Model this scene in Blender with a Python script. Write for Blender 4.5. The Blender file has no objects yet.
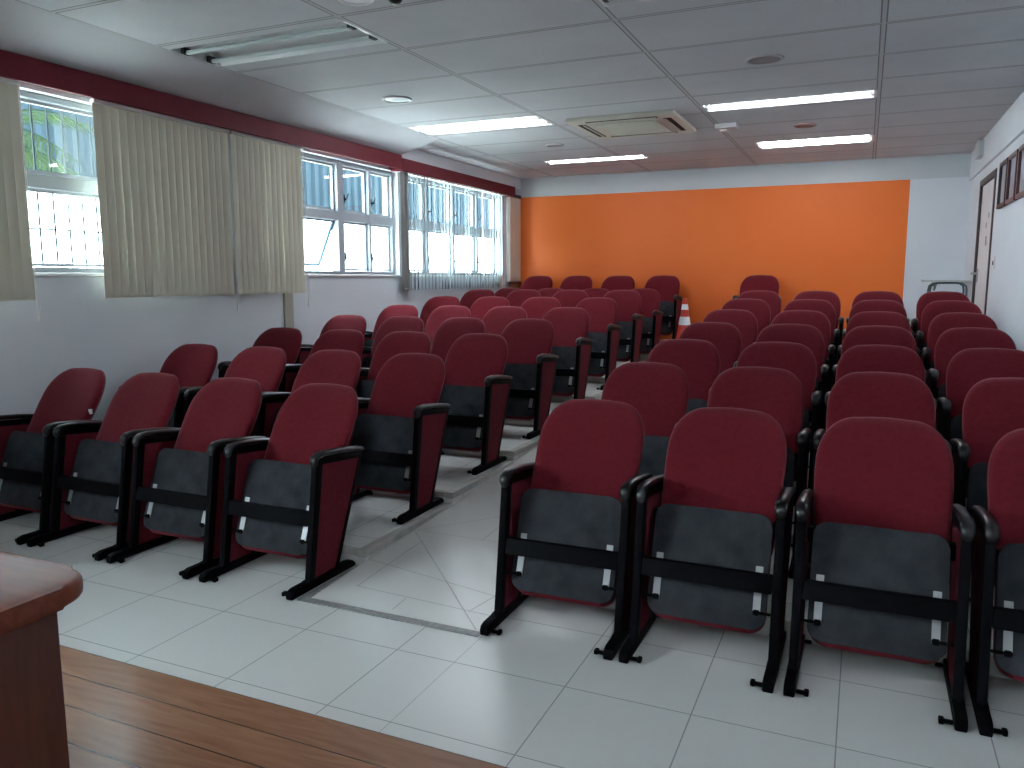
import bpy, bmesh, math, random
from mathutils import Vector, Matrix
random.seed(7)
S = bpy.context.scene
COL = S.collection
PI = math.pi

# ------------------------------------------------------------------ helpers
def obj(name, bm, mats, parent=None, smooth=None, loc=None):
    me = bpy.data.meshes.new(name)
    bmesh.ops.recalc_face_normals(bm, faces=bm.faces)
    bm.to_mesh(me); bm.free()
    if not isinstance(mats, (list, tuple)): mats = [mats]
    for m in mats: me.materials.append(m)
    if smooth is not None:
        for p in me.polygons: p.use_smooth = True
        me.set_sharp_from_angle(angle=math.radians(smooth))
    o = bpy.data.objects.new(name, me); COL.objects.link(o)
    if parent: o.parent = parent
    if loc: o.location = loc
    return o

def tag(o, label, cat, group=None, kind=None):
    o['label'] = label; o['category'] = cat
    if group: o['group'] = group
    if kind: o['kind'] = kind
    return o

def thing(name, label, cat, loc=(0, 0, 0), rz=0, group=None):
    o = bpy.data.objects.new(name, None); COL.objects.link(o)
    o.empty_display_size = .1
    o.location = loc; o.rotation_euler = (0, 0, rz)
    return tag(o, label, cat, group)

def struct(name, bm, m, parent=None, smooth=None):
    o = obj(name, bm, m, parent, smooth)
    if parent is None: o['kind'] = 'structure'
    return o

def copy_tree(o, parent=None):
    c = o.copy(); COL.objects.link(c); c.parent = parent
    for ch in list(o.children): copy_tree(ch, c)
    return c

def box(bm, x0, x1, y0, y1, z0, z1, bev=0, seg=2, mi=0):
    vs = [bm.verts.new((x, y, z)) for x in (x0, x1) for y in (y0, y1) for z in (z0, z1)]
    idx = [(0, 1, 3, 2), (4, 6, 7, 5), (0, 4, 5, 1), (2, 3, 7, 6), (0, 2, 6, 4), (1, 5, 7, 3)]
    fs = [bm.faces.new([vs[i] for i in f]) for f in idx]
    for f in fs: f.material_index = mi
    if bev:
        es = {e for f in fs for e in f.edges}
        bmesh.ops.bevel(bm, geom=list(es), offset=bev, segments=seg, affect='EDGES', profile=.5)
    return fs

def prism(bm, pts, axis, a0, a1, bev=0, seg=2):
    """extrude a 2-D outline along an axis. axis 'x': pts are (y,z); 'y': (x,z); 'z': (x,y)"""
    def P(p, a):
        return {'x': (a, p[0], p[1]), 'y': (p[0], a, p[1]), 'z': (p[0], p[1], a)}[axis]
    A = [bm.verts.new(P(p, a0)) for p in pts]; B = [bm.verts.new(P(p, a1)) for p in pts]
    n = len(pts); fs = [bm.faces.new(A), bm.faces.new(B[::-1])]
    for i in range(n):
        fs.append(bm.faces.new((A[i], B[i], B[(i + 1) % n], A[(i + 1) % n])))
    if bev:
        es = set(fs[0].edges) | set(fs[1].edges)
        bmesh.ops.bevel(bm, geom=list(es), offset=bev, segments=seg, affect='EDGES', profile=.5)

def tube(bm, pts, r, n=10, r2=None, ref=Vector((1, 0, 0)), taper=None):
    """sweep an ellipse (r along ref, r2 across) along a path, with caps"""
    pts = [Vector(p) for p in pts]; r2 = r2 or r
    rings = []
    for i, p in enumerate(pts):
        t = (pts[min(i + 1, len(pts) - 1)] - pts[max(i - 1, 0)]).normalized()
        a = ref - t * ref.dot(t)
        if a.length < 1e-3: a = Vector((0, 1, 0)) - t * t.y
        a.normalize(); b = t.cross(a)
        k = taper[i] if taper else 1
        rings.append([bm.verts.new(p + a * (math.cos(u) * r * k) + b * (math.sin(u) * r2 * k))
                      for u in [2 * PI * j / n for j in range(n)]])
    for A, B in zip(rings, rings[1:]):
        for j in range(n): bm.faces.new((A[j], A[(j + 1) % n], B[(j + 1) % n], B[j]))
    bm.faces.new(rings[0][::-1]); bm.faces.new(rings[-1])

def lathe(bm, prof, n=32, c=(0, 0, 0)):
    rings = []
    for r, z in prof:
        if r < 1e-5: rings.append([bm.verts.new((c[0], c[1], c[2] + z))])
        else: rings.append([bm.verts.new((c[0] + r * math.cos(2 * PI * j / n), c[1] + r * math.sin(2 * PI * j / n), c[2] + z)) for j in range(n)])
    for A, B in zip(rings, rings[1:]):
        for j in range(n):
            a = [A[j % len(A)], A[(j + 1) % len(A)], B[(j + 1) % len(B)], B[j % len(B)]]
            u = []
            for v in a:
                if v not in u: u.append(v)
            if len(u) > 2: bm.faces.new(u)

def NB(): return bmesh.new()

# ---------------------------------------------------------------- materials
def mat(name, col, rough=.6, metal=0, spec=.5, **kw):
    m = bpy.data.materials.new(name); m.use_nodes = True
    b = m.node_tree.nodes['Principled BSDF']
    b.inputs['Base Color'].default_value = (*col, 1)
    b.inputs['Roughness'].default_value = rough
    b.inputs['Metallic'].default_value = metal
    b.inputs['Specular IOR Level'].default_value = spec
    for k, v in kw.items():
        b.inputs[k.replace('_', ' ')].default_value = v
    return m

class G:
    """tiny node-graph helper"""
    def __init__(s, m): s.m = m; s.t = m.node_tree; s.b = s.t.nodes.get('Principled BSDF')
    def n(s, ty, **kw):
        x = s.t.nodes.new(ty)
        for k, v in kw.items(): setattr(x, k, v)
        return x
    def l(s, a, b): s.t.links.new(a, b)
    def coord(s): return s.n('ShaderNodeTexCoord').outputs['Object']
    def xyz(s):
        x = s.n('ShaderNodeSeparateXYZ'); s.l(s.coord(), x.inputs[0]); return x.outputs
    def M(s, op, a, b=None, c=None):
        x = s.n('ShaderNodeMath', operation=op)
        for i, v in enumerate((a, b, c)):
            if v is None: continue
            if isinstance(v, (int, float)): x.inputs[i].default_value = v
            else: s.l(v, x.inputs[i])
        return x.outputs[0]
    def noise(s, scale, detail=3, vec=None, dist=0):
        x = s.n('ShaderNodeTexNoise'); x.inputs['Scale'].default_value = scale
        x.inputs['Detail'].default_value = detail; x.inputs['Distortion'].default_value = dist
        s.l(vec if vec is not None else s.coord(), x.inputs['Vector']); return x.outputs['Fac']
    def mix(s, f, a, b):
        x = s.n('ShaderNodeMix', data_type='RGBA')
        if isinstance(f, (int, float)): x.inputs[0].default_value = f
        else: s.l(f, x.inputs[0])
        for i, v in ((6, a), (7, b)):
            if isinstance(v, tuple): x.inputs[i].default_value = (*v, 1)
            else: s.l(v, x.inputs[i])
        return x.outputs[2]
    def ramp(s, f, a, b):
        x = s.n('ShaderNodeMapRange'); x.inputs[1].default_value = a; x.inputs[2].default_value = b
        s.l(f, x.inputs[0]); return x.outputs[0]
    def bump(s, h, strength=.2, dist=.01):
        x = s.n('ShaderNodeBump'); x.inputs['Strength'].default_value = strength
        x.inputs['Distance'].default_value = dist; s.l(h, x.inputs['Height'])
        s.l(x.outputs[0], s.b.inputs['Normal'])
    def scale(s, v3):
        x = s.n('ShaderNodeMapping'); x.inputs['Scale'].default_value = v3
        s.l(s.coord(), x.inputs[0]); return x.outputs[0]

def noisy(name, c1, c2, scale, rough=.6, bump=0, bscale=None, **kw):
    m = mat(name, c1, rough, **kw); g = G(m)
    f = g.ramp(g.noise(scale, 4), .3, .7)
    g.l(g.mix(f, c1, c2), g.b.inputs['Base Color'])
    if bump: g.bump(g.noise(bscale or scale * 6, 2), bump, .003)
    return m

def tile_mat(name, c1, c2, grout, ox, oy, sx, sy, w, rough=.28):
    m = mat(name, c1, rough); g = G(m); X, Y, Z = g.xyz()
    def d(v, o, s_):
        q = g.M('FRACT', g.M('DIVIDE', g.M('SUBTRACT', v, o), s_))
        return g.M('MULTIPLY', g.M('MINIMUM', q, g.M('SUBTRACT', 1, q)), s_)
    dm = g.M('MINIMUM', d(X, ox, sx), d(Y, oy, sy))
    line = g.M('LESS_THAN', dm, w)
    # each tile a touch different
    cid = g.n('ShaderNodeCombineXYZ')
    g.l(g.M('FLOOR', g.M('DIVIDE', g.M('SUBTRACT', X, ox), sx)), cid.inputs[0])
    g.l(g.M('FLOOR', g.M('DIVIDE', g.M('SUBTRACT', Y, oy), sy)), cid.inputs[1])
    wn = g.n('ShaderNodeTexWhiteNoise', noise_dimensions='3D'); g.l(cid.outputs[0], wn.inputs['Vector'])
    f = g.M('ADD', g.M('MULTIPLY', wn.outputs['Value'], .5), g.M('MULTIPLY', g.ramp(g.noise(3.5, 4), .3, .7), .5))
    g.l(g.mix(line, g.mix(f, c1, c2), grout), g.b.inputs['Base Color'])
    g.l(g.M('ADD', g.M('MULTIPLY', line, .5), rough), g.b.inputs['Roughness'])
    return m

TL1, TL2, TGR = (.66, .655, .63), (.68, .675, .65), (.33, .33, .32)
M_tileL = tile_mat('white floor tile', TL1, TL2, TGR, -1.586, 2.4576, .44, .4385, .0022)
M_tileR = tile_mat('white floor tile right', TL1, TL2, TGR, -1.336, 2.4576, .443, .4385, .0022)
M_tileplain = noisy('white ramp tile', TL1, TL2, 3.5, .26)
M_grout = mat('grout', TGR, .8)
M_granite = noisy('grey granite strip', (.20, .20, .20), (.32, .32, .31), 60, .45)
M_nosing = noisy('worn stone nosing', (.38, .365, .34), (.52, .50, .47), 14, .6)

def ceiling_mat():
    m = mat('mineral ceiling tile', (.6, .6, .62), .85); g = G(m); X, Y, Z = g.xyz()
    def d(v, o, s_):
        q = g.M('FRACT', g.M('DIVIDE', g.M('SUBTRACT', v, o), s_))
        return g.M('MULTIPLY', g.M('MINIMUM', q, g.M('SUBTRACT', 1, q)), s_)
    dx = d(X, .0195, 1.3875); dy = d(Y, 5.198, .694)
    dm = g.M('MINIMUM', dx, dy)
    bar = g.M('LESS_THAN', dm, .011); edge = g.M('LESS_THAN', dm, .019)
    base = g.mix(g.ramp(g.noise(1.3, 3), .3, .7), (.52, .52, .545), (.60, .60, .62))
    base = g.mix(g.M('MULTIPLY', g.M('GREATER_THAN', g.noise(160, 2), .62), .25), base, (.42, .42, .44))
    c = g.mix(edge, base, (.20, .195, .20)); c = g.mix(bar, c, (.50, .49, .50))
    g.l(c, g.b.inputs['Base Color'])
    return m
M_ceil = ceiling_mat()
M_ceilp = noisy('added sloping ceiling board', (.52, .52, .545), (.60, .60, .62), 1.3, .85)
M_wall = noisy('white wall paint', (.65, .68, .72), (.70, .73, .77), 1.5, .7, .05, 40)
M_wallU = noisy('grey white upper wall paint', (.52, .55, .57), (.57, .60, .62), 1.5, .7)
M_orange = noisy('orange wall paint', (.80, .165, .030), (.85, .185, .036), 1.2, .5, .05, 30, spec=.25)
M_fabric = noisy('burgundy fabric', (.118, .010, .016), (.142, .0125, .0195), 45, .95, .35, 420, spec=.06)
M_fabric.node_tree.nodes['Principled BSDF'].inputs['Sheen Weight'].default_value = .32
M_fabric.node_tree.nodes['Principled BSDF'].inputs['Sheen Roughness'].default_value = .45
M_fabric.node_tree.nodes['Principled BSDF'].inputs['Sheen Tint'].default_value = (1, .55, .62, 1)
M_panel = noisy('burgundy side fabric', (.105, .011, .018), (.13, .014, .022), 40, .95, .3, 420, spec=.15)
M_black = mat('black plastic', (.006, .006, .007), .3)
M_metal = noisy('black painted steel', (.0025, .0025, .0035), (.004, .004, .005), 30, .5, spec=.05)
M_board = noisy('charcoal carpeted board', (.024, .026, .031), (.046, .049, .055), 14, .9, .25, 200, spec=.15)
M_edge = noisy('board edge', (.05, .05, .055), (.16, .14, .12), 40, .7)
M_chrome = mat('zinc plated steel', (.42, .42, .42), .5, .8)
M_white = mat('white plastic', (.75, .75, .74), .4)
M_label = mat('white cloth tag', (.8, .8, .8), .8)
M_alum = mat('white painted aluminium', (.36, .39, .42), .5, spec=.2)
M_sash = mat('blue grey open sash', (.045, .08, .11), .6, spec=.1)
M_alumd = mat('blue grey aluminium', (.38, .42, .46), .35, .6)
M_valance = noisy('maroon valance board', (.13, .013, .022), (.16, .018, .028), 6, .6, spec=.2)
M_dark = mat('dark slot', (.01, .01, .01), .7)
M_door = noisy('pale door', (.62, .60, .60), (.68, .66, .65), 3, .5)
M_dframe = noisy('dark brown frame', (.03, .02, .02), (.05, .03, .028), 12, .5)
M_pframe = noisy('dark red brown picture frame', (.05, .012, .015), (.09, .02, .025), 20, .4)
M_print = noisy('pale grey print', (.42, .45, .50), (.58, .60, .62), 12, .25)
M_cream = noisy('cream panel', (.62, .57, .48), (.66, .61, .52), 5, .6)
M_duct = mat('beige duct', (.45, .43, .37), .6)
M_ac = noisy('cream cassette plastic', (.55, .53, .46), (.6, .58, .5), 4, .45)
M_spk = mat('speaker grille', (.30, .25, .26), .6)
M_spkring = mat('pale speaker ring', (.5, .47, .48), .5)
M_red = mat('reddish disc', (.45, .25, .24), .6)
M_cone = mat('orange cone rubber', (.62, .06, .035), .5)
M_conew = mat('white reflective band', (.8, .82, .84), .4)
M_house = mat('white lamp tray', (.62, .63, .64), .35)
M_steelg = mat('grey green tube', (.10, .13, .14), .4)
M_melamine = noisy('pale grey melamine', (.45, .46, .44), (.52, .53, .5), 8, .35)

def wood(name, a, b, rough, axis='x', s=1.0, plank=None):
    m = mat(name, a, rough); g = G(m)
    sc = {'x': (1.2 * s, 9 * s, 9 * s), 'y': (9 * s, 1.2 * s, 9 * s), 'z': (9 * s, 9 * s, 1.2 * s)}[axis]
    n1 = g.noise(1.6, 6, g.scale(sc), 2.2)
    c = g.mix(g.ramp(n1, .3, .7), a, b)
    if plank:
        X, Y, Z = g.xyz()
        u = g.M('DIVIDE', g.M('SUBTRACT', Y, plank[0]), plank[1])
        w = g.n('ShaderNodeTexWhiteNoise', noise_dimensions='1D'); g.l(g.M('FLOOR', u), w.inputs['W'])
        c = g.mix(g.M('MULTIPLY', w.outputs['Value'], .55), c, tuple(v * .45 for v in a))
        q = g.M('FRACT', u); d = g.M('MULTIPLY', g.M('MINIMUM', q, g.M('SUBTRACT', 1, q)), plank[1])
        c = g.mix(g.M('LESS_THAN', d, .0018), c, (.02, .01, .008))
    g.l(c, g.b.inputs['Base Color'])
    return m
M_deck = wood('polished plank deck', (.26, .115, .062), (.36, .175, .10), .2, 'x', 1, (1.79, .134))
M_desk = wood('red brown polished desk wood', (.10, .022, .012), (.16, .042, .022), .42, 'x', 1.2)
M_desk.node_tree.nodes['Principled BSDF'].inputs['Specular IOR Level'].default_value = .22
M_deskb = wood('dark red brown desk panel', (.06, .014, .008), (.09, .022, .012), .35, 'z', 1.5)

def glass_mat():
    m = bpy.data.materials.new('window glass'); m.use_nodes = True; t = m.node_tree; t.nodes.clear()
    o = t.nodes.new('ShaderNodeOutputMaterial'); mx = t.nodes.new('ShaderNodeMixShader')
    a = t.nodes.new('ShaderNodeBsdfTransparent'); b = t.nodes.new('ShaderNodeBsdfGlossy')
    a.inputs[0].default_value = (.90, .95, .95, 1); b.inputs['Roughness'].default_value = .03
    mx.inputs[0].default_value = .045
    t.links.new(a.outputs[0], mx.inputs[1]); t.links.new(b.outputs[0], mx.inputs[2])
    t.links.new(mx.outputs[0], o.inputs[0]); return m
M_glass = glass_mat()

def cloth_mat(name, col, tr, fac):
    m = bpy.data.materials.new(name); m.use_nodes = True; t = m.node_tree; t.nodes.clear()
    o = t.nodes.new('ShaderNodeOutputMaterial'); mx = t.nodes.new('ShaderNodeMixShader')
    a = t.nodes.new('ShaderNodeBsdfDiffuse'); b = t.nodes.new('ShaderNodeBsdfTranslucent')
    tc = t.nodes.new('ShaderNodeTexCoord'); mp = t.nodes.new('ShaderNodeMapping'); mp.inputs['Scale'].default_value = (300, 300, 4)
    nz = t.nodes.new('ShaderNodeTexNoise'); nz.inputs['Scale'].default_value = 1
    t.links.new(tc.outputs['Object'], mp.inputs[0]); t.links.new(mp.outputs[0], nz.inputs['Vector'])
    mc = t.nodes.new('ShaderNodeMix'); mc.data_type = 'RGBA'
    mc.inputs[6].default_value = (*col, 1); mc.inputs[7].default_value = (*[v * .85 for v in col], 1)
    t.links.new(nz.outputs['Fac'], mc.inputs[0]); t.links.new(mc.outputs[2], a.inputs[0])
    b.inputs[0].default_value = (*tr, 1); mx.inputs[0].default_value = fac
    t.links.new(a.outputs[0], mx.inputs[1]); t.links.new(b.outputs[0], mx.inputs[2]); t.links.new(mx.outputs[0], o.inputs[0])
    return m
M_vane = cloth_mat('beige blind cloth', (.68, .65, .54), (.55, .52, .40), .09)
M_vane2 = cloth_mat('white blind cloth', (.38, .40, .41), (.36, .39, .41), .22)
M_vane3 = cloth_mat('grey blind cloth', (.42, .41, .40), (.4, .4, .38), .12)
M_leaf = cloth_mat('palm leaf', (.025, .038, .018), (.03, .05, .016), .4)
M_corr = noisy('blue grey corrugated metal', (.013, .021, .027), (.017, .027, .034), 2, .7, spec=.03)
M_bars = mat('grey painted grille', (.035, .045, .05), .6, spec=.1)
M_ground = noisy('pale concrete ground', (.45, .45, .42), (.55, .55, .5), 1, .9)
M_trunk = noisy('palm trunk', (.2, .15, .1), (.3, .24, .17), 20, .9)

def emis(name, col, st):
    m = bpy.data.materials.new(name); m.use_nodes = True; t = m.node_tree; t.nodes.clear()
    o = t.nodes.new('ShaderNodeOutputMaterial'); e = t.nodes.new('ShaderNodeEmission')
    e.inputs[0].default_value = (*col, 1); e.inputs[1].default_value = st
    t.links.new(e.outputs[0], o.inputs[0]); return m
TUBE_E = 16
M_tube = emis('lit fluorescent tube', (.88, .93, 1), TUBE_E)
M_tubeoff = mat('unlit fluorescent tube', (.45, .49, .49), .3)

# -------------------------------------------------------------- dimensions
CH = 2.873                      # ceiling height
XL, XR = -4.75, 1.08            # side walls
YE, YF = 10.89, -3.2            # far wall, wall behind the camera
TX0, TX1 = -2.21, -1.36         # aisle between the two blocks
TIER = [0, .08, .145, .21, .275, .345, .41, .415, .58]
P = .92                         # row pitch
F0 = 2.68                       # front foot line of row one
TY = [F0 + .47 + P * k for k in range(9)]    # where each next tier starts

# ------------------------------------------------------------------- shell
def quad(bm, x0, x1, y0, y1, z, mi=0):
    f = bm.faces.new([bm.verts.new(p) for p in ((x0, y0, z), (x1, y0, z), (x1, y1, z), (x0, y1, z))]); f.material_index = mi
bm = NB()
box(bm, -5.1, -1.336, YF, YE + .1, -.12, 0); n = len(bm.faces)
fs = box(bm, -1.336, 1.2, YF, YE + .1, -.12, 0, mi=1)
struct('floor', bm, [M_tileL, M_tileR])

# seating tiers left and right, one stepped mesh each
def tier_block(name, x0, x1, rows, mt, end):
    bm = NB()
    pts = [(TY[0], 0.001)]
    for k in range(1, len(rows)):
        pts += [(rows[k][0], rows[k - 1][1]), (rows[k][0], rows[k][1])] if k > 1 else [(rows[k][0], rows[k][1])]
    pts += [(end, rows[-1][1]), (end, 0.001)]
    prism(bm, pts, 'x', x0, x1)
    return struct(name, bm, mt)
rl = [(0, 0)] + [(TY[k - 1], TIER[k]) for k in range(1, 8)] + [(TY[7], .58)]
tier_block('floor_tiers_left', XL, TX0, rl, M_tileL, YE)
rr = [(0, 0)] + [(TY[k - 1], TIER[k]) for k in range(1, 7)] + [(8.73, .58)]
tier_block('floor_tiers_right', TX1, XR, rr, M_tileR, YE)
# nosing strips at the aisle side of each left tier
bm = NB()
ends = [TY[k] for k in range(0, 6)] + [TY[7], YE]
for k in range(7):
    z = ([TIER[i] for i in range(1, 7)] + [.58])[k]
    box(bm, TX0 - .045, TX0 + .006, ends[k] - .006, ends[k + 1] - .008, z - .035, z + .003, .003, 1)
    box(bm, XL, TX0 - .045, ends[k] - .006, ends[k] + .03, z - .03, z + .002, .003, 1)
struct('trim_1', bm, M_nosing)

# the aisle ramp with its diagonal tile cuts
RP = [(2.72, 0.002), (3.15, .028), (4.07, .072), (4.99, .138), (5.91, .202), (6.83, .267), (7.75, .337), (8.67, .405), (9.64, .487), (YE, .58)]
def ramp_z(y):
    for (a, za), (b, zb) in zip(RP, RP[1:]):
        if y <= b: return za + (zb - za) * max(0, y - a) / (b - a)
    return RP[-1][1]
bm = NB()
prism(bm, RP + [(YE, -.001), (2.72, -.001)], 'x', TX0 + .001, TX1 - .001)
for f in bm.faces: f.material_index = 0
def gline(a, b, w=.0022):
    a = Vector((*a, 0)); b = Vector((*b, 0)); d = (b - a).normalized(); nrm = Vector((-d.y, d.x, 0)) * w
    N = max(1, int((b - a).length / .08))
    L = []
    for i in range(N + 1):
        p = a + (b - a) * i / N; z = ramp_z(p.y) + .0012
        L.append((bm.verts.new((p.x + nrm.x, p.y + nrm.y, z)), bm.verts.new((p.x - nrm.x, p.y - nrm.y, z))))
    for (a1, a2), (b1, b2) in zip(L, L[1:]):
        f = bm.faces.new((a1, a2, b2, b1)); f.material_index = 1
xm = (TX0 + TX1) / 2
gline((TX1 - .02, 2.73), (TX0 + .02, 3.60))
gline((TX0, 3.18), (TX1 - .01, 3.02)); gline((TX0 + .12, 2.9), (TX1 - .01, 2.86))
gline((-1.80, 2.76), (-1.80, 2.87))
gline((TX0 + .13, 2.9), (TX0 + .13, 3.5)); gline((-1.48, 2.86), (-1.40, 3.18))
for y in (3.62, 4.5, 5.4, 6.3, 7.2, 8.1, 9.0, 9.9):
    gline((TX0 + .01, y), (TX1 - .01, y)); gline((TX0 + .02, y), (TX1 - .02, y + .86 if y < 9.5 else y + .5))
    gline((xm, y), (xm, y + .44))
struct('floor_aisle_ramp', bm, [M_tileplain, M_grout])
bm = NB()
box(bm, -2.252, TX1 + .012, 2.678, 2.72, 0, .0045); box(bm, -2.252, -2.21, 2.72, TY[0] - .008, 0, .0045)
struct('trim_2', bm, M_granite)

# stage
bm = NB(); box(bm, XL, XR, YF, 1.795, 0, .12, .006, 2)
struct('floor_stage_deck', bm, M_deck)

# ceiling with openings for the recessed lamps
XA, YA = .0195, 5.198
def gx(i): return XA + 1.3875 * i
def gy(j): return YA + .694 * j
LAMPS = [  # x0, x1, y0, y1, lit tubes (offsets in y)
    (gx(-3), gx(-2), 3.90, 4.34, []),
    (gx(-1), gx(0), 3.84, 4.28, []),
    (gx(-3), gx(-2), 6.78, 7.22, [.11, .33]),
    (gx(-1), gx(0), 6.96, 7.24, [.15]),
    (gx(-3) + .36, gx(-2) + .30, 9.40, 9.66, [.14]),
    (gx(-1) + .18, gx(0), 9.08, 9.50, [.11, .31]),
    (gx(-3), gx(-2), -.38, .06, []),
    (gx(-1), gx(0), -.38, .06, [.11, .33]),  # lamp added out of view to light the front row
]
XS = gx(-3); YS = 7.432
xs = sorted({XL - .02, XS, XR + .05} | {l[0] + .012 for l in LAMPS} | {l[1] - .012 for l in LAMPS})
ys = sorted({YF, YS, YE} | {l[2] for l in LAMPS} | {l[3] for l in LAMPS})
bm = NB(); vv = {}
def V(x, y):
    if (x, y) not in vv: vv[(x, y)] = bm.verts.new((x, y, CH))
    return vv[(x, y)]
for xa, xb in zip(xs, xs[1:]):
    for ya, yb in zip(ys, ys[1:]):
        cx, cy = (xa + xb) / 2, (ya + yb) / 2
        if cx < XS and cy < YS: continue
        if any(l[0] < cx < l[1] and l[2] < cy < l[3] for l in LAMPS): continue
        bm.faces.new((V(xa, ya), V(xa, yb), V(xb, yb), V(xb, ya)))
bm.faces.new([bm.verts.new(p) for p in ((XS, YF, CH), (XS, YS, CH), (XL + .14, YS, 2.738), (XL + .14, YF, 2.738))])  # added sloping board, shaped to avoid a dark recess above the valance
bm.faces.new([bm.verts.new(p) for p in ((XL + .14, YF, 2.738), (XL + .14, YS, 2.738), (XL, YS, 2.738), (XL, YF, 2.738))])
bm.faces.new([bm.verts.new(p) for p in ((XS, YS, CH), (XL, YS, CH), (XL, YS, 2.738), (XL + .14, YS, 2.738))])
bm.faces.ensure_lookup_table()
for f in bm.faces[-3:]: f.material_index = 1
struct('ceiling', bm, [M_ceil, M_ceilp])
bm = NB(); box(bm, -5.3, XR + .3, YF - .2, YE + .2, CH + .14, CH + .3)
struct('ceiling_slab', bm, M_wall)

# walls.  left wall carries the windows
WZ0, WZ1 = 1.47, 2.585; YS_ = 7.436
WIN = [(-2.4, .6), (2.15, 4.75), (5.35, 7.58), (7.76, 10.32)]
bm = NB(); T = .2
box(bm, XL - T, XL, YF, YE, 0, WZ0)
box(bm, XL - T, XL, YF, YE, WZ1, CH + .14)
prev = YF
for a, b in WIN + [(YE, None)]:
    box(bm, XL - T, XL, prev, a, WZ0, WZ1)
    if b: prev = b
box(bm, XL, XL + .04, YS_, YE, 2.72, CH)
struct('wall_left', bm, M_wall)
bm = NB()
box(bm, XR, XR + .2, YF, 8.80, 0, 2.56); box(bm, XR, XR + .2, 9.93, YE, 0, 2.56)
box(bm, XR, XR + .2, 8.80, 9.93, 2.45, 2.56); box(bm, XR, XR + .2, 8.80, 9.93, 0, .58)
box(bm, XR - .025, XR + .2, YF, YE, 2.56, CH + .1)
struct('wall_right', bm, M_wall)
bm = NB()
box(bm, XL - .4, XR + .2, YE, YE + .2, 0, CH + .1)
struct('wall_far', bm, M_wallU)
bm = NB(); box(bm, XL + .01, .435, YE - .006, YE + .001, .58, 2.605)
struct('wall_far_paint', bm, M_orange)
bm = NB(); box(bm, .435, XR, YE - .004, YE + .001, .58, 2.605)
struct('wall_far_white', bm, M_wall)
bm = NB(); box(bm, -5.3, XR + .2, YF - .2, YF, 0, CH + .14); struct('wall_front', bm, M_wall)
# cable duct on the left wall
bm = NB(); box(bm, XL, XL + .02, 5.63, 5.74, .08, 1.5); struct('trim_3', bm, M_duct)

# windows -----------------------------------------------------------------
TZ0, TZ1 = 2.00, 2.09
def window(name, y0, y1, mull, opened=None):
    xo, xi = XL - .14, XL - .06
    bm = NB()
    for z0, z1 in ((WZ0, WZ0 + .035), (WZ1 - .04, WZ1), (TZ0, TZ1)):
        box(bm, xo, xi, y0, y1, z0, z1, .004, 1)
    allm = [(y0, y0 + .04)] + mull + [(y1 - .04, y1)]
    for a, b in allm: box(bm, xo - .003, xi + .003, a, b, WZ0 + .03, WZ1 - .03, .004, 1)
    root = struct(name, bm, M_alum)
    bm = NB(); box(bm, XL - .16, XL + .02, y0 - .02, y1 + .02, WZ0 - .025, WZ0, .006, 2); obj('window_sill', bm, M_white, root)
    for (a0, a1), (b0, b1) in zip(allm, allm[1:]):
        for zi, (z0, z1) in enumerate(((WZ0 + .035, TZ0), (TZ1, WZ1 - .04))):
            tilt = (zi == 0 and opened and a1 < opened < b0)
            # sash frame, local coords hinged at the top
            H = z1 - z0
            bm = NB(); w = .022
            box(bm, -.03, -.005, a1 + .004, b0 - .004, -w, 0); box(bm, -.03, -.005, a1 + .004, b0 - .004, -H + .004, -H + .004 + w)
            box(bm, -.03, -.005, a1 + .004, a1 + .004 + w, -H + w, -w); box(bm, -.03, -.005, b0 - .004 - w, b0 - .004, -H + w, -w)
            s_ = obj('sash', bm, M_sash if tilt else M_alum, root, loc=(xo + .05, 0, z1))
            bm = NB(); box(bm, -.02, -.015, a1 + .02, b0 - .02, -H + .02, -.02); obj('pane', bm, M_glass, s_)
            bm = NB(); ym = a1 + .03
            box(bm, 0, .018, ym - .012, ym + .012, -H * .80, -H * .62, .003, 1)
            box(bm, .01, .05, ym - .006, ym + .006, -H * .74, -H * .70, .002, 1)
            tube(bm, [(.045, ym, -H * .72), (.05, ym + .03, -H * .60)], .006, 6)
            obj('handle', bm, M_metal, s_)
            if tilt: s_.rotation_euler = (0, math.radians(24), 0)
    return root
w1 = window('added_window_1', *WIN[0], [(-1.65, -1.6), (-.9, -.84), (-.15, -.1)])  # window added out of view, brings daylight onto the stage and front row
w2 = window('window_2', *WIN[1], [(3.05, 3.11), (3.95, 4.01)])
w3 = window('window_3', *WIN[2], [(5.93, 5.97), (6.56, 6.66), (7.10, 7.14)], opened=6.3)
w4 = window('window_4', *WIN[3], [(8.28, 8.34), (8.95, 8.99), (9.62, 9.68)])
for o in (w1, w2, w3, w4): o['label'] = 'white aluminium window with hinged panes'

# security grille outside the second window
gr = thing('window_grille', 'white vertical bar grille outside the window between the two left blinds', 'window grille', (XL - .24, 3.45, WZ0))
bm = NB()
for k in range(25): tube(bm, [(0, -1.3 + k * .108, -.05), (0, -1.3 + k * .108, 1.16)], .007, 6)
obj('bars', bm, M_bars, gr)
bm = NB()
for z in (-.04, .28, 1.14): box(bm, -.004, .004, -1.32, 1.32, z, z + .014)
obj('rail', bm, M_alum, gr)
bm = NB()
for z in (.0, 1.1):
    for y in (-1.29, 1.29): box(bm, 0, .041, y - .012, y + .012, z, z + .024)
obj('wall_bracket', bm, M_alum, gr)

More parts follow.
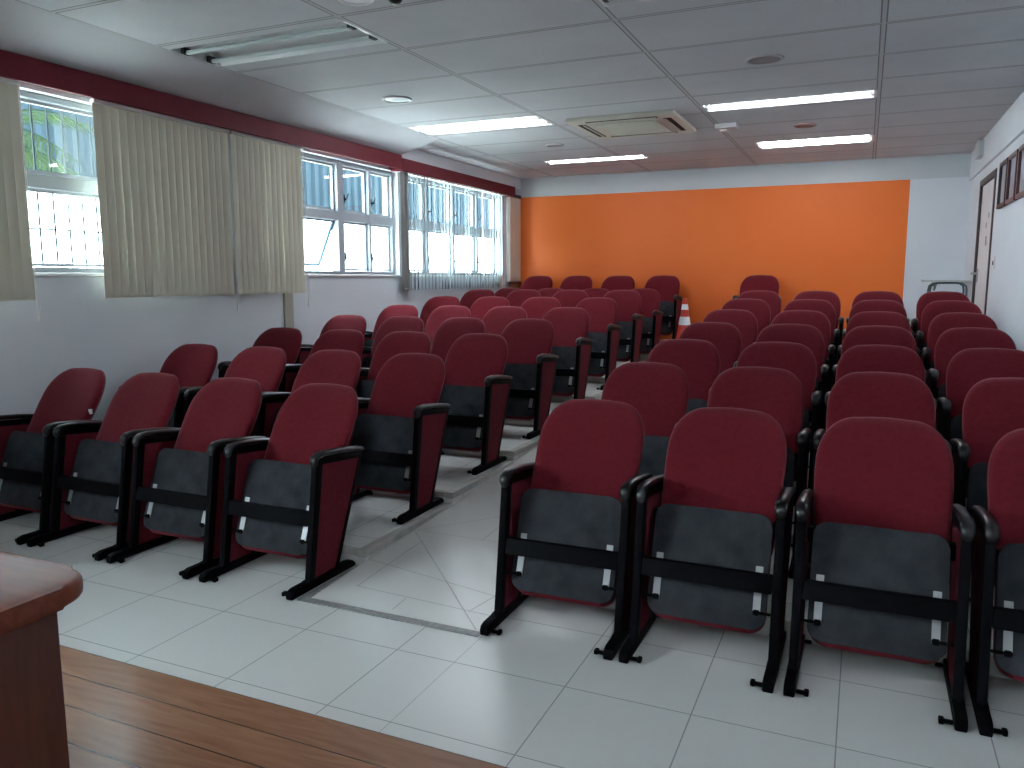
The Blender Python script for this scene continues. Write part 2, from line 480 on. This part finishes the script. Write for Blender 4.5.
# outside: corrugated metal screen, palm, ground
def corr(name, y0, y1, lab):
    bm = NB(); prev = None
    N = int((y1 - y0) / .03)
    for i in range(N + 1):
        y = y0 + (y1 - y0) * i / N; dx = .018 * (1 if (i // 3) % 2 else -1)
        cur = [bm.verts.new((dx, y, 0)), bm.verts.new((dx - .004, y, 0)), bm.verts.new((dx - .004, y, 1.6)), bm.verts.new((dx, y, 1.6))]
        if prev:
            for k in range(4): bm.faces.new((prev[k], prev[(k + 1) % 4], cur[(k + 1) % 4], cur[k]))
        prev = cur
    o = thing(name, lab, 'metal screen', (-6.9, 0, 2.40))
    obj('sheet', bm, M_corr, o)
    bm = NB(); box(bm, -.05, -.022, y0, y1, 0, .05); box(bm, -.05, -.022, y0, y1, 1.5, 1.55); obj('rail', bm, M_alum, o)
    bm = NB(); 
    for y in (y0 + .3, (y0 + y1) / 2, y1 - .3): tube(bm, [(-.08, y, -2.9), (-.08, y, 1.6)], .03, 8)
    obj('post', bm, M_alum, o)
corr('corrugated_screen', 2.5, 16.5, 'long blue grey corrugated metal screen outside, seen through the upper window panes')
bm = NB(); box(bm, -40, -4.96, -20, 40, -.6, -.5); struct('ground', bm, M_ground)

pt = thing('palm_tree', 'green palm tree outside the leftmost window gap', 'palm tree', (-5.95, 3.78, -.5))
bm = NB(); tube(bm, [(0, 0, 0), (.03, .02, .8), (0, 0, 1.7), (-.02, 0, 2.95)], .09, 10, taper=[1.2, 1, .9, .8]); obj('trunk', bm, M_trunk, pt, 40)
for k in range(15):
    a = 2 * PI * k / 15 + .2; el = .75 + .35 * math.sin(k * 2.4); Lf = .85 + .2 * math.sin(k * 1.7)
    bm = NB(); pts = []
    for i in range(15):
        t = i / 14
        r_ = Lf * t * math.cos(el) + .25 * t * t; z = 2.9 + Lf * t * math.sin(el) - .75 * t * t
        pts.append(Vector((r_ * math.cos(a), r_ * math.sin(a), z)))
    tube(bm, pts, .009, 5, taper=[1 - .8 * i / 14 for i in range(15)], ref=Vector((-math.sin(a), math.cos(a), 0)))
    side = Vector((-math.sin(a), math.cos(a), 0))
    for i in range(2, 15):
        for j in range(2):
            b0 = pts[i - 1].lerp(pts[i], j * .5); d = (pts[i] - pts[i - 1]).normalized()
            ln = .30 * math.sin(PI * min(1, (i + 1) / 16)) + .04
            for sg in (-1, 1):
                tip = b0 + side * sg * ln * .75 + d * ln * .6 + Vector((0, 0, -.10 * ln / .3))
                w = d * .011; up = Vector((0, 0, .003)); mid = b0.lerp(tip, .45) + Vector((0, 0, .012))
                v = [bm.verts.new(p) for p in (b0, mid - w, tip, mid + w)]
                bm.faces.new(v)
    obj('frond', bm, M_leaf, pt)

# valance, in two boards ---------------------------------------------------
def valance(y0, y1, z0, z1, lab):
    o = thing('valance', lab, 'valance', (XL, (y0 + y1) / 2, z0), group='maroon valance boards')
    h = (y1 - y0) / 2
    bm = NB(); box(bm, .135, .155, -h, h, 0, z1 - z0, .003, 1); obj('front_board', bm, M_valance, o)
    for a in (-h, h - .018):
        bm = NB(); box(bm, .0, .134, a, a + .018, .0, z1 - z0 - .003); obj('end_board', bm, M_valance, o)
    return o
valance(-2.6, 7.43, 2.585, 2.735, 'long dark maroon valance board above the left windows and beige blinds')
valance(7.44, 10.44, 2.574, 2.708, 'shorter maroon valance board above the open white blind near the orange wall')

# vertical blinds ----------------------------------------------------------
def blind(lab, y0, y1, vw, step, ang, m, seed, jit=4, z0=1.30, z1=2.60, grp='vertical blinds', stack=None, cord=True):
    rnd = random.Random(seed)
    o = thing('vertical_blind', lab, 'blind', (XL + .075, (y0 + y1) / 2, z0))
    o['group'] = grp
    h = (y1 - y0) / 2
    bm = NB(); box(bm, -.02, .02, -h, h, z1 - z0 - .03, z1 - z0, .003, 1); obj('head_rail', bm, M_white, o)
    y = -h + vw * .45
    pos = []
    while y < h - vw * .3: pos.append((y, ang + rnd.uniform(-jit, jit), 0)); y += step
    if stack: pos += [(-h + .02 + i * .017, -20 + rnd.uniform(-12, 12), 1) for i in range(stack)]
    for y, a, dark in pos:
        bm = NB(); ca, sa = math.cos(math.radians(a)), math.sin(math.radians(a))
        n = 4; prev = None; sag = rnd.uniform(-.004, .004)
        H = z1 - z0 - .03
        for i in range(n + 1):
            u = (i / n - .5); bow = .006 * (1 - (2 * u) ** 2) + .002
            px, py = bow * ca + u * vw * sa, u * vw * ca - bow * sa
            cur = [bm.verts.new((px + k * .0012 * ca + zz * 0, y + py + (sag if zz < .01 else 0), zz)) for k, zz in ((0, 0), (1, 0), (1, H), (0, H))]
            if prev:
                for k in range(4): bm.faces.new((prev[k], prev[(k + 1) % 4], cur[(k + 1) % 4], cur[k]))
            else: bm.faces.new(cur)
            prev = cur
        bm.faces.new(prev[::-1])
        obj('vane', bm, M_vane3 if dark else m, o, 60)
    # weights in the hem and the linking chain
    bm = NB(); ys_ = sorted(p[0] for p in pos); N = len(ys_)
    for i, (ya, yb) in enumerate(zip(ys_, ys_[1:])):
        tube(bm, [(.014, ya, .022), (.014, (ya + yb) / 2, .008), (.014, yb, .022)], .0022, 5)
    obj('hem_chain', bm, M_white if m is M_vane2 else M_vane, o)
    if cord:
        bm = NB()
        for dx in (0, .012): tube(bm, [(.03 + dx, h - .03, z1 - z0 - .02), (.032 + dx, h - .03, .2), (.03 + dx, h - .02 + dx, -.06)], .0022, 5)
        tube(bm, [(.034, h - .02, -.13), (.034, h - .02, -.055)], .008, 8)
        obj('pull_cord', bm, M_white, o)
    return o
blind('closed beige vertical blind cut by the left edge of the photo', 2.02, 3.27, .089, .068, 8, M_vane, 1, 2)
blind('wide closed beige vertical blind right of the first window gap', 3.755, 4.97, .089, .066, -8, M_vane, 2, 2.5)
blind('closed beige vertical blind whose right edge ends at the open window', 4.985, 5.87, .089, .066, -7, M_vane, 3, 2.5)
blind('white vertical blind with its vanes turned open, nearest the orange wall', 7.50, 10.28, .085, .080, -31, M_vane2, 4, 11, stack=9)
# cream panel at the end of the window wall
pn = thing('wall_panel', 'narrow cream upright panel with dark ends between last blind and orange wall', 'panel', (XL, 10.66, 1.33))
bm = NB(); box(bm, 0, .06, -.19, .19, .05, 1.25, .006, 2); obj('body', bm, M_cream, pn)
for z in (0, 1.252):
    bm = NB(); box(bm, 0, .068, -.195, .195, z, z + .046, .004, 1); obj('end_cap', bm, M_dframe, pn)

# door --------------------------------------------------------------------
bm = NB(); DZ = .58
for y0, y1, z0, z1 in ((8.80, 8.86, DZ, 2.45), (9.87, 9.93, DZ, 2.45), (8.86, 9.87, 2.39, 2.45)):
    box(bm, XR - .012, XR + .10, y0, y1, z0, z1, .004, 1)
dr = struct('door_1', bm, M_dframe); dr['label'] = 'pale door with dark frame and small notices in the right wall'
bm = NB(); box(bm, XR + .012, XR + .05, 8.865, 9.865, DZ + .008, 2.385, .002, 1); leaf = obj('door_leaf', bm, M_door, dr)
bm = NB(); tube(bm, [(XR + .012, 9.76, 1.47), (XR - .045, 9.76, 1.47), (XR - .05, 9.74, 1.47), (XR - .05, 9.64, 1.47)], .011, 8, ref=Vector((0, 0, 1)))
box(bm, XR + .004, XR + .012, 9.735, 9.785, 1.38, 1.52, .002, 1)
obj('door_handle', bm, M_chrome, leaf)
for y, z, w, hh in ((9.30, 1.75, .10, .09), (9.36, 1.93, .06, .05), (9.22, 2.02, .06, .05)):
    bm = NB(); box(bm, XR + .0085, XR + .0118, y - w / 2, y + w / 2, z, z + hh); obj('notice', bm, M_print, leaf)

def wallbox(name, lab, cat, x, y, z, sx, sy, sz, m, bev=.006):
    bm = NB(); box(bm, -sx, 0, -sy / 2, sy / 2, 0, sz, bev, 2)
    o = obj(name, bm, m, None, loc=(x, y, z)); tag(o, lab, cat); return o
t = thing('wall_box', 'small grey box high on the right wall near the far corner', 'box', (XR - .025, 9.80, 2.675))
bm = NB(); box(bm, -.06, 0, -.12, .12, 0, .17, .012, 3); obj('case', bm, M_wallU, t)
bm = NB()
for i in range(6): box(bm, -.064, -.058, -.09, .09, .03 + i * .023, .04 + i * .023)
obj('grille', bm, M_spkring, t)
t = thing('light_switch', 'small switch plate on the right wall beside the door', 'switch', (XR, 8.52, 1.50))
bm = NB(); box(bm, -.010, 0, -.04, .04, 0, .12, .004, 2); obj('plate', bm, M_white, t)
bm = NB(); box(bm, -.016, -.009, -.013, .013, .04, .08, .003, 1); obj('rocker', bm, M_dark, t)

for i, (y, lab) in enumerate(((8.19, 'dark framed picture nearest the door on the right wall'), (7.71, 'middle dark red framed picture on the right wall'), (7.22, 'dark red framed picture cut by the right edge of the photo'))):
    t = thing('framed_picture', lab, 'picture', (XR, y, 2.04), group='framed pictures on the right wall')
    w, hh, th = .21, .40, .035
    bm = NB()
    for a in ((-w, w, 0, .035), (-w, w, hh - .035, hh), (-w, -w + .035, .035, hh - .035), (w - .035, w, .035, hh - .035)):
        box(bm, -th, 0, a[0], a[1], a[2], a[3], .003, 1)
    obj('frame', bm, M_pframe if i else M_dframe, t)
    bm = NB(); box(bm, -.014, -.002, -w + .034, w - .034, .034, hh - .034); obj('print', bm, M_print, t)

# ceiling lamps -------------------------------------------------------------
labs = ['unlit recessed twin tube ceiling lamp above the beige blinds', 'unlit recessed ceiling lamp cut by the top edge of the photo',
        'bright twin tube ceiling lamp left of the air conditioner', 'lit single tube ceiling lamp right of the air conditioner',
        'thin lit ceiling lamp nearest the orange wall, behind the air conditioner', 'bright ceiling lamp at the far right, closest to the orange wall',
        'unlit twin tube ceiling lamp above the stage, left side', 'added unseen lit twin tube lamp above the stage, right side']
for (x0, x1, y0, y1, lit), lab in zip(LAMPS, labs):
    cx, cy = (x0 + x1) / 2, (y0 + y1) / 2
    t = thing('ceiling_lamp', lab, 'ceiling lamp', (cx, cy, CH), group='recessed fluorescent lamps')
    hx, hy = (x1 - x0) / 2 - .0125, (y1 - y0) / 2 - .0005; d = .075
    bm = NB()   # folded tray, open below
    w_ = min(.10, hy * .6); prof = [(-hy, 0), (-hy + .02, .03), (-w_, d), (-.03, d * .55), (.03, d * .55), (w_, d), (hy - .02, .03), (hy, 0), (hy, d + .012), (-hy, d + .012)]
    prism(bm, prof, 'x', -hx + .0205, hx - .0205); obj('tray', bm, M_house, t)
    for s in (-1, 1):
        bm = NB(); box(bm, s * hx - (.02 if s > 0 else 0), s * hx + (.02 if s < 0 else 0), -hy, hy, .001, d); obj('end_plate', bm, M_house, t)
    offs = lit if len(lit) == 1 else [.11, .33]
    for oy in offs:
        yy = y0 + oy - cy
        bm = NB(); tube(bm, [(-hx + .05, yy, .004), (hx - .05, yy, .004)], .014, 12, ref=Vector((0, 0, 1)))
        tb = obj('tube', bm, M_tube if any(abs(oy - q) < .04 for q in lit) else M_tubeoff, t, 40)
        for s in (-1, 1):
            bm = NB(); box(bm, s * (hx - .035) - .015, s * (hx - .035) + .015, yy - .03, yy + .03, -.006, .035, .003, 1); obj('lampholder', bm, M_white if lit else M_dark, tb)

# air conditioner -------------------------------------------------------------
t = thing('ceiling_air_conditioner', 'square cream cassette air conditioner set in the ceiling', 'air conditioner', (-2.085, 7.50, CH))
bm = NB(); box(bm, -.50, .50, -.50, .50, -.035, -.0005, .010, 3); obj('panel', bm, M_ac, t)
bm = NB(); box(bm, -.29, .29, -.29, .29, -.046, -.034, .006, 2)
for i in range(14): box(bm, -.25, .25, -.26 + i * .038, -.25 + i * .038, -.049, -.044)
obj('intake_grille', bm, M_ac, t)
for k in range(4):
    R = Matrix.Rotation(k * PI / 2, 4, 'Z')
    bm = NB(); box(bm, -.33, .33, .365, .435, -.0375, -.034); bmesh.ops.transform(bm, matrix=R, verts=bm.verts); slot = obj('air_slot', bm, M_dark, t)
    bm = NB(); box(bm, -.32, .32, .372, .412 if k % 2 == 0 else .39, -.044, -.0378); bmesh.ops.transform(bm, matrix=R, verts=bm.verts); obj('louvre', bm, M_ac, slot)
t = thing('ceiling_sensor', 'small pale box on the ceiling right of the air conditioner', 'sensor', (-1.28, 7.90, CH))
bm = NB(); box(bm, -.10, .10, -.09, .09, -.045, 0, .008, 2); obj('case', bm, M_spkring, t)
bm = NB(); lathe(bm, [(0, -.062), (.03, -.058), (.035, -.045)], 16, (-.03, 0, 0)); obj('lens', bm, M_white, t)

def disc(name, lab, cat, x, y, r, mring, mcore, grp):
    t = thing(name, lab, cat, (x, y, CH), group=grp)
    bm = NB(); lathe(bm, [(r, 0), (r, -.008), (r * .93, -.014), (r * .84, -.010), (r * .84, 0)], 36); obj('ring', bm, mring, t, 40)
    bm = NB(); lathe(bm, [(0, -.012), (r * .4, -.011), (r * .838, -.006), (r * .838, -.001)], 36); obj('grille', bm, mcore, t, 40)
G1 = 'round discs on the ceiling'
disc('ceiling_speaker', 'round grey pink ceiling speaker above the right seating block', 'speaker', -.69, 5.69, .125, M_spkring, M_spk, G1)
disc('ceiling_downlight', 'round glossy white ceiling downlight left of the bright twin tube lamp', 'downlight', -3.55, 5.68, .12, M_white, M_chrome, G1)
disc('ceiling_speaker', 'small round grey ceiling speaker left behind the air conditioner', 'speaker', -3.18, 8.30, .10, M_spkring, M_spk, G1)
disc('ceiling_speaker', 'round reddish disc on the ceiling between the two right hand lamps', 'speaker', -.60, 8.23, .10, M_red, M_red, G1)
disc('ceiling_downlight', 'white rimmed ceiling downlight cut by the top edge of the photo', 'downlight', -2.49, 3.60, .10, M_white, M_spkring, G1)
t = thing('ceiling_camera', 'black dome on the ceiling at the top edge of the photo', 'dome camera', (-2.285, 3.66, CH))
bm = NB(); lathe(bm, [(.05, 0), (.05, -.012), (.044, -.016), (0, -.016)], 24); obj('base', bm, M_black, t, 40)
bm = NB(); lathe(bm, [(.038, -.0162), (.034, -.03), (.022, -.042), (0, -.047)], 24); obj('dome', bm, M_black, t, 60)

# traffic cone ---------------------------------------------------------------
cy_ = 9.62; cz = ramp_z(cy_)
t = thing('traffic_cone', 'orange traffic cone with two white bands at the far end of the aisle', 'traffic cone', (-1.985, cy_, cz + .006))
bm = NB(); box(bm, -.17, .17, -.17, .17, 0, .03, .012, 2); obj('base', bm, M_cone, t)
def cr(z): return .125 - (.105) * (z - .03) / .66
def seg(z0, z1, m, nm, e=0, nn=6):
    bm = NB(); pr = [(cr(z0) + e, z0)] + [(cr(z0 + (z1 - z0) * i / nn) + e, z0 + (z1 - z0) * i / nn) for i in range(1, nn + 1)]
    if nm == 'body': pr += [(cr(z1) * .4, z1 + .004), (0, z1 + .004)]
    else: pr = [(cr(z0), z0)] + pr + [(cr(z1), z1)]
    lathe(bm, pr, 32); obj(nm, bm, m, t, 40)
seg(.031, .69, M_cone, 'body')
seg(.37, .47, M_conew, 'band', .003); seg(.555, .62, M_conew, 'band', .003)

# student desk at the far right ------------------------------------------------
t = thing('student_desk', 'small pale topped desk with curved grey tube legs in the far right corner', 'desk', (.855, 10.25, .585))
bm = NB(); box(bm, -.255, .215, -.2, .2, .795, .818, .008, 3); obj('tabletop', bm, M_melamine, t)
for y in (-.14, .14):
    bm = NB(); tube(bm, [(-.18, y, 0), (-.18, y, .70), (-.172, y, .745), (-.14, y, .775), (-.08, y, .783), (.08, y, .783), (.14, y, .775), (.172, y, .745), (.18, y, .70), (.18, y, 0)], .012, 10, ref=Vector((0, 1, 0)))
    obj('leg_frame', bm, M_steelg, t, 50)
bm = NB()
for x in (-.18, .18): tube(bm, [(x, -.14, .15), (x, .14, .15)], .009, 8)
tube(bm, [(-.12, -.14, .77), (-.13, -.05, .70), (-.13, .05, .70), (-.12, .14, .77)], .008, 8)
obj('stretcher', bm, M_steelg, t, 50)

# wooden desk front left -----------------------------------------------------
t = thing('wooden_desk', 'polished red brown wooden desk with rounded corner in the lower left corner', 'desk', (-2.05, .59, .12))
bm = NB(); hx, hy, r = .745, .41, .085; out = []
for sx, sy, a0 in ((1, 1, 0), (-1, 1, 90), (-1, -1, 180), (1, -1, 270)):
    for i in range(9):
        a = math.radians(a0 + i * 90 / 8); out.append((sx * (hx - r) + r * math.cos(a), sy * (hy - r) + r * math.sin(a)))
prism(bm, out, 'z', .712, .752, .012, 4); obj('tabletop', bm, M_desk, t, 40)
bm = NB()
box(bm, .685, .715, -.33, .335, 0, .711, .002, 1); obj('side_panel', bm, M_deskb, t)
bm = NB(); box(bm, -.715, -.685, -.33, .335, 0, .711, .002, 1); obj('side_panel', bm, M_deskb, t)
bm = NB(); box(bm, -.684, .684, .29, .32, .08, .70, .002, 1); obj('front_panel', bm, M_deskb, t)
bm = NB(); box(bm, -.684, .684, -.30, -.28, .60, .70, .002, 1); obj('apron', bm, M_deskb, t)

# ------------------------------------------------------------------- chairs
WH = .2585   # half distance between the two foot rails
def face_y(z, a, b):  # linear in z through (za,ya),(zb,yb)
    return a[1] + (b[1] - a[1]) * (z - a[0]) / (b[0] - a[0])

def YB(x, z): return .308 + .625 * (z - .33) - .45 * x * x

def back_mesh(e=0, y0=0, th=.07, zlo=.33, ztop=.880, mi=0):
    """cushioned back: closed outline lofted through the depth"""
    def outline(ins):
        pts = []
        w0, w1 = .222 - ins, .240 - ins
        rx, rz = .150, .175
        zt = ztop - ins; zb = zlo + ins
        rx, rz = rx * (1 - ins * 3), rz * (1 - ins * 3)
        cx, cz = w1 - rx, zt - rz; h = cz - zb
        right = [(0, zb), (w0 - .05, zb), (w0 - .015, zb + .012), (w0, zb + h * .14), (w0 + .006, zb + h * .4), (w1 - .004, zb + h * .7), (w1, zb + h * .93)]
        for i in range(1, 12):
            a = PI / 2 * i / 12; n = 2.25
            right.append((cx + rx * math.cos(a) ** (2 / n), cz + rz * math.sin(a) ** (2 / n)))
        right.append((cx, zt)); right.append((cx * .5, zt + .003)); top = (0, zt + .004)
        L = right[1:]
        return [right[0]] + L + [top] + [(-x, z) for x, z in L[::-1]]
    bm = NB(); rings = []
    for ins, dep in ((.10, -.004), (.045, .002), (.018, .008), (.005, .018), (0, .032), (.003, .048), (.014, .062), (.05, .070), (.10, .072)):
        ring = []
        for x, z in outline(ins):
            y = YB(x, z) + dep
            ring.append(bm.verts.new((x, y, z)))
        rings.append(ring)
    n = len(rings[0])
    for A, B in zip(rings, rings[1:]):
        for j in range(n): bm.faces.new((A[j], A[(j + 1) % n], B[(j + 1) % n], B[j]))
    for R_ in (rings[0], rings[-1]):
        zc = sum(v.co.z for v in R_) / n; dep = -.006 if R_ is rings[0] else .073
        prev = R_
        for k in (.8, .6, .4):
            cur = [bm.verts.new((v.co.x * k, YB(v.co.x * k, zc + (v.co.z - zc) * k) + dep, zc + (v.co.z - zc) * k)) for v in R_]
            for j in range(n): bm.faces.new((prev[j], prev[(j + 1) % n], cur[(j + 1) % n], cur[j]))
            prev = cur
        bm.faces.new(prev)
    return bm

def seat_slab(w, z0, z1, d0, d1, r, bev):
    """rounded slab in the folded-up seat plane; d0,d1 = distance behind the plane"""
    a, b = (.13, .172), (.575, .332); L = math.hypot(b[0] - a[0], b[1] - a[1])
    uz, uy = (b[0] - a[0]) / L, (b[1] - a[1]) / L
    out = []
    for sx, sz, a0 in ((1, 1, 0), (-1, 1, 90), (-1, -1, 180), (1, -1, 270)):
        for i in range(7):
            q = math.radians(a0 + i * 15)
            cx, cz = sx * (w - r), (z1 - r if sz > 0 else z0 + r)
            out.append((cx + r * math.cos(q), cz + r * math.sin(q)))
    bm = NB(); prism(bm, out, 'y', d0, d1, bev, 3)
    # x, depth, length  ->  rotate into plane
    for v in bm.verts:
        d, s = v.co.y, v.co.z
        v.co.y = a[1] + uy * s + uz * d; v.co.z = a[0] + uz * s - uy * d
    return bm

def chair_proto():
    root = thing('auditorium_chair', 'x', 'chair')
    for s in (-1, 1):
        X = s * WH
        bm = NB(); prism(bm, [(0, 0.003), (-.004, .022), (.006, .040), (.03, .047), (.10, .047), (.12, .042), (.43, .042), (.462, .036), (.482, .020), (.485, .003)], 'x', X - .019, X + .019, .005, 2)
        fr = obj('foot_rail', bm, M_metal, root, 40)
        bm = NB(); box(bm, X - s * .058, X - s * .019, .026, .040, .004, .018, .003, 1)
        box(bm, X - s * .062, X - s * .046, .020, .046, .003, .022, .003, 1)
        obj('fixing_bolt', bm, M_metal, fr)
        bm = NB(); box(bm, X - s * .045, X - s * .019, .44, .454, .004, .018, .003, 1); obj('fixing_bolt', bm, M_metal, fr)
        # black frame: front post, top rail under the arm, rear tube
        bm = NB()
        pp = [(.128, .040), (.170, .040), (.248, .575), (.545, .548), (.325, .040), (.350, .040), (.572, .562), (.560, .577), (.232, .604), (.210, .596)]
        prism(bm, pp, 'x', X - .016, X + .016, .004, 2)
        obj('side_frame', bm, M_metal, root, 40)
        bm = NB(); prism(bm, [(.169, .046), (.325, .046), (.545, .548), (.248, .573)], 'x', X - .014, X + .014, .003, 1)
        obj('side_panel', bm, M_panel, root, 40)
        bm = NB()
        path = [(X, .214, .560), (X, .207, .574), (X, .205, .590), (X, .213, .605), (X, .235, .615), (X, .28, .618), (X, .40, .608), (X, .52, .590), (X, .585, .578), (X, .593, .575)]
        tube(bm, path, .023, 14, .015, taper=[.35, .75, .95, 1.0, 1.05, 1, .95, .95, .85, .5])
        obj('armrest', bm, M_black, root, 50)
        # link from back to the side
        bm = NB(); box(bm, min(X, X - s * .045), max(X, X - s * .045), .36, .40, .44, .50, .004, 1); obj('back_bracket', bm, M_metal, root)
    bk = obj('backrest', back_mesh(), M_fabric, root, 60)
    # black shell on the rear of the back
    bm = back_mesh(zlo=.35, ztop=.866)
    for v in bm.verts: v.co.x *= .93; v.co.y = v.co.y + .018
    obj('back_shell', bm, M_black, bk, 60)
    st = obj('seat', seat_slab(.217, -.004, .42, .020, .088, .055, .018), M_fabric, root, 50)
    obj('underside_board', seat_slab(.222, .012, .438, 0, .019, .05, .004), M_board, st, 40)
    for s in (-1, 1):
        bm = seat_slab(.0135, .07, .245, -.0035, -.0003, .002, .0006)
        for v in bm.verts: v.co.x += s * .188
        br = obj('bracket', bm, M_chrome, st)
        bm = NB(); tube(bm, [(s * .175, .190, .205), (s * .243, .190, .205)], .006, 8, ref=Vector((0, 0, 1)))
        box(bm, s * .188 - .011, s * .188 + .011, .184, .196, .194, .215, .003, 1)
        obj('hinge_pin', bm, M_metal, br)
    bm = NB()
    prism(bm, [(.166, .292), (.190, .292), (.206, .355), (.182, .355)], 'x', -WH + .017, WH - .017, .004, 2)
    obj('crossbar', bm, M_metal, root, 40)
    return root

proto = chair_proto()
ORD = ['front', 'second', 'third', 'fourth', 'fifth', 'sixth', 'seventh', 'eighth', 'last']
first = True
def put(x, y, z, label, group, rz=0):
    global first
    o = proto if first else copy_tree(proto)
    first = False
    o.location = (x, y, z); o.rotation_euler = (0, 0, rz)
    o['label'] = label; o['category'] = 'chair'; o['group'] = group
    return o
LCOL = [(-4.365, 'nearest the window wall'), (-3.762, 'second from the window wall'), (-3.158, 'second from the aisle'), (-2.533, 'at the aisle end')]
RCOL = [(-1.07, 'at the aisle end'), (-.493, 'second from the aisle'), (.094, 'second from the right wall'), (.680, 'nearest the right wall')]
rnd = random.Random(3)
for k in range(9):
    for ci, (x, w) in enumerate(LCOL):
        put(x + (.04 if k == 8 else -.005), F0 - .02 + P * k, TIER[k], f'burgundy folding chair {w} in the {ORD[k]} row, left block', 'chairs of the left block',
            math.radians(rnd.uniform(-.5, .5)))
for k in range(7):
    for x, w in RCOL:
        put(x + .006 * k, F0 + .02 + P * k, TIER[k], f'burgundy folding chair {w} in the {ORD[k] if k < 6 else "rearmost full"} row, right block', 'chairs of the right block',
            math.radians(rnd.uniform(-.5, .5)))
put(-1.235, 10.02, .58, 'lone burgundy folding chair against the orange wall behind the right block', 'chairs of the right block')
bm = NB(); box(bm, .226, .2405, .50, .515, .64, .668); obj('cloth_tag', bm, M_label, next(c for c in proto.children if c.name.startswith('backrest')))

# -------------------------------------------------------------------- world
W = bpy.data.worlds.new('sky'); S.world = W; W.use_nodes = True
bg = W.node_tree.nodes['Background']; bg.inputs[0].default_value = (.82, .92, 1, 1); bg.inputs[1].default_value = 14.0

# ------------------------------------------------------------------- camera
cam = bpy.data.cameras.new('camera'); co = bpy.data.objects.new('camera', cam); COL.objects.link(co)
f_px, yaw, pitch, roll = 786.25, .4193, .1339, -.0017
cy, sy, cp, sp = math.cos(yaw), math.sin(yaw), math.cos(pitch), math.sin(pitch)
fw = Vector((-sy * cp, cy * cp, -sp)); rt = Vector((cy, sy, 0)); up = rt.cross(fw)
r2 = rt * math.cos(roll) + up * math.sin(roll); u2 = -rt * math.sin(roll) + up * math.cos(roll)
m = Matrix((r2, u2, -fw)).transposed().to_4x4(); m.translation = (0, 0, 1.43)
co.matrix_world = m
cam.sensor_width = 36; cam.lens = f_px / 1024 * 36; cam.clip_start = .05; cam.clip_end = 100
S.camera = co
S.view_settings.view_transform = 'Standard'; S.view_settings.look = 'None'
S.view_settings.gamma = 1; S.view_settings.use_curve_mapping = False
S.view_settings.exposure = 1.6
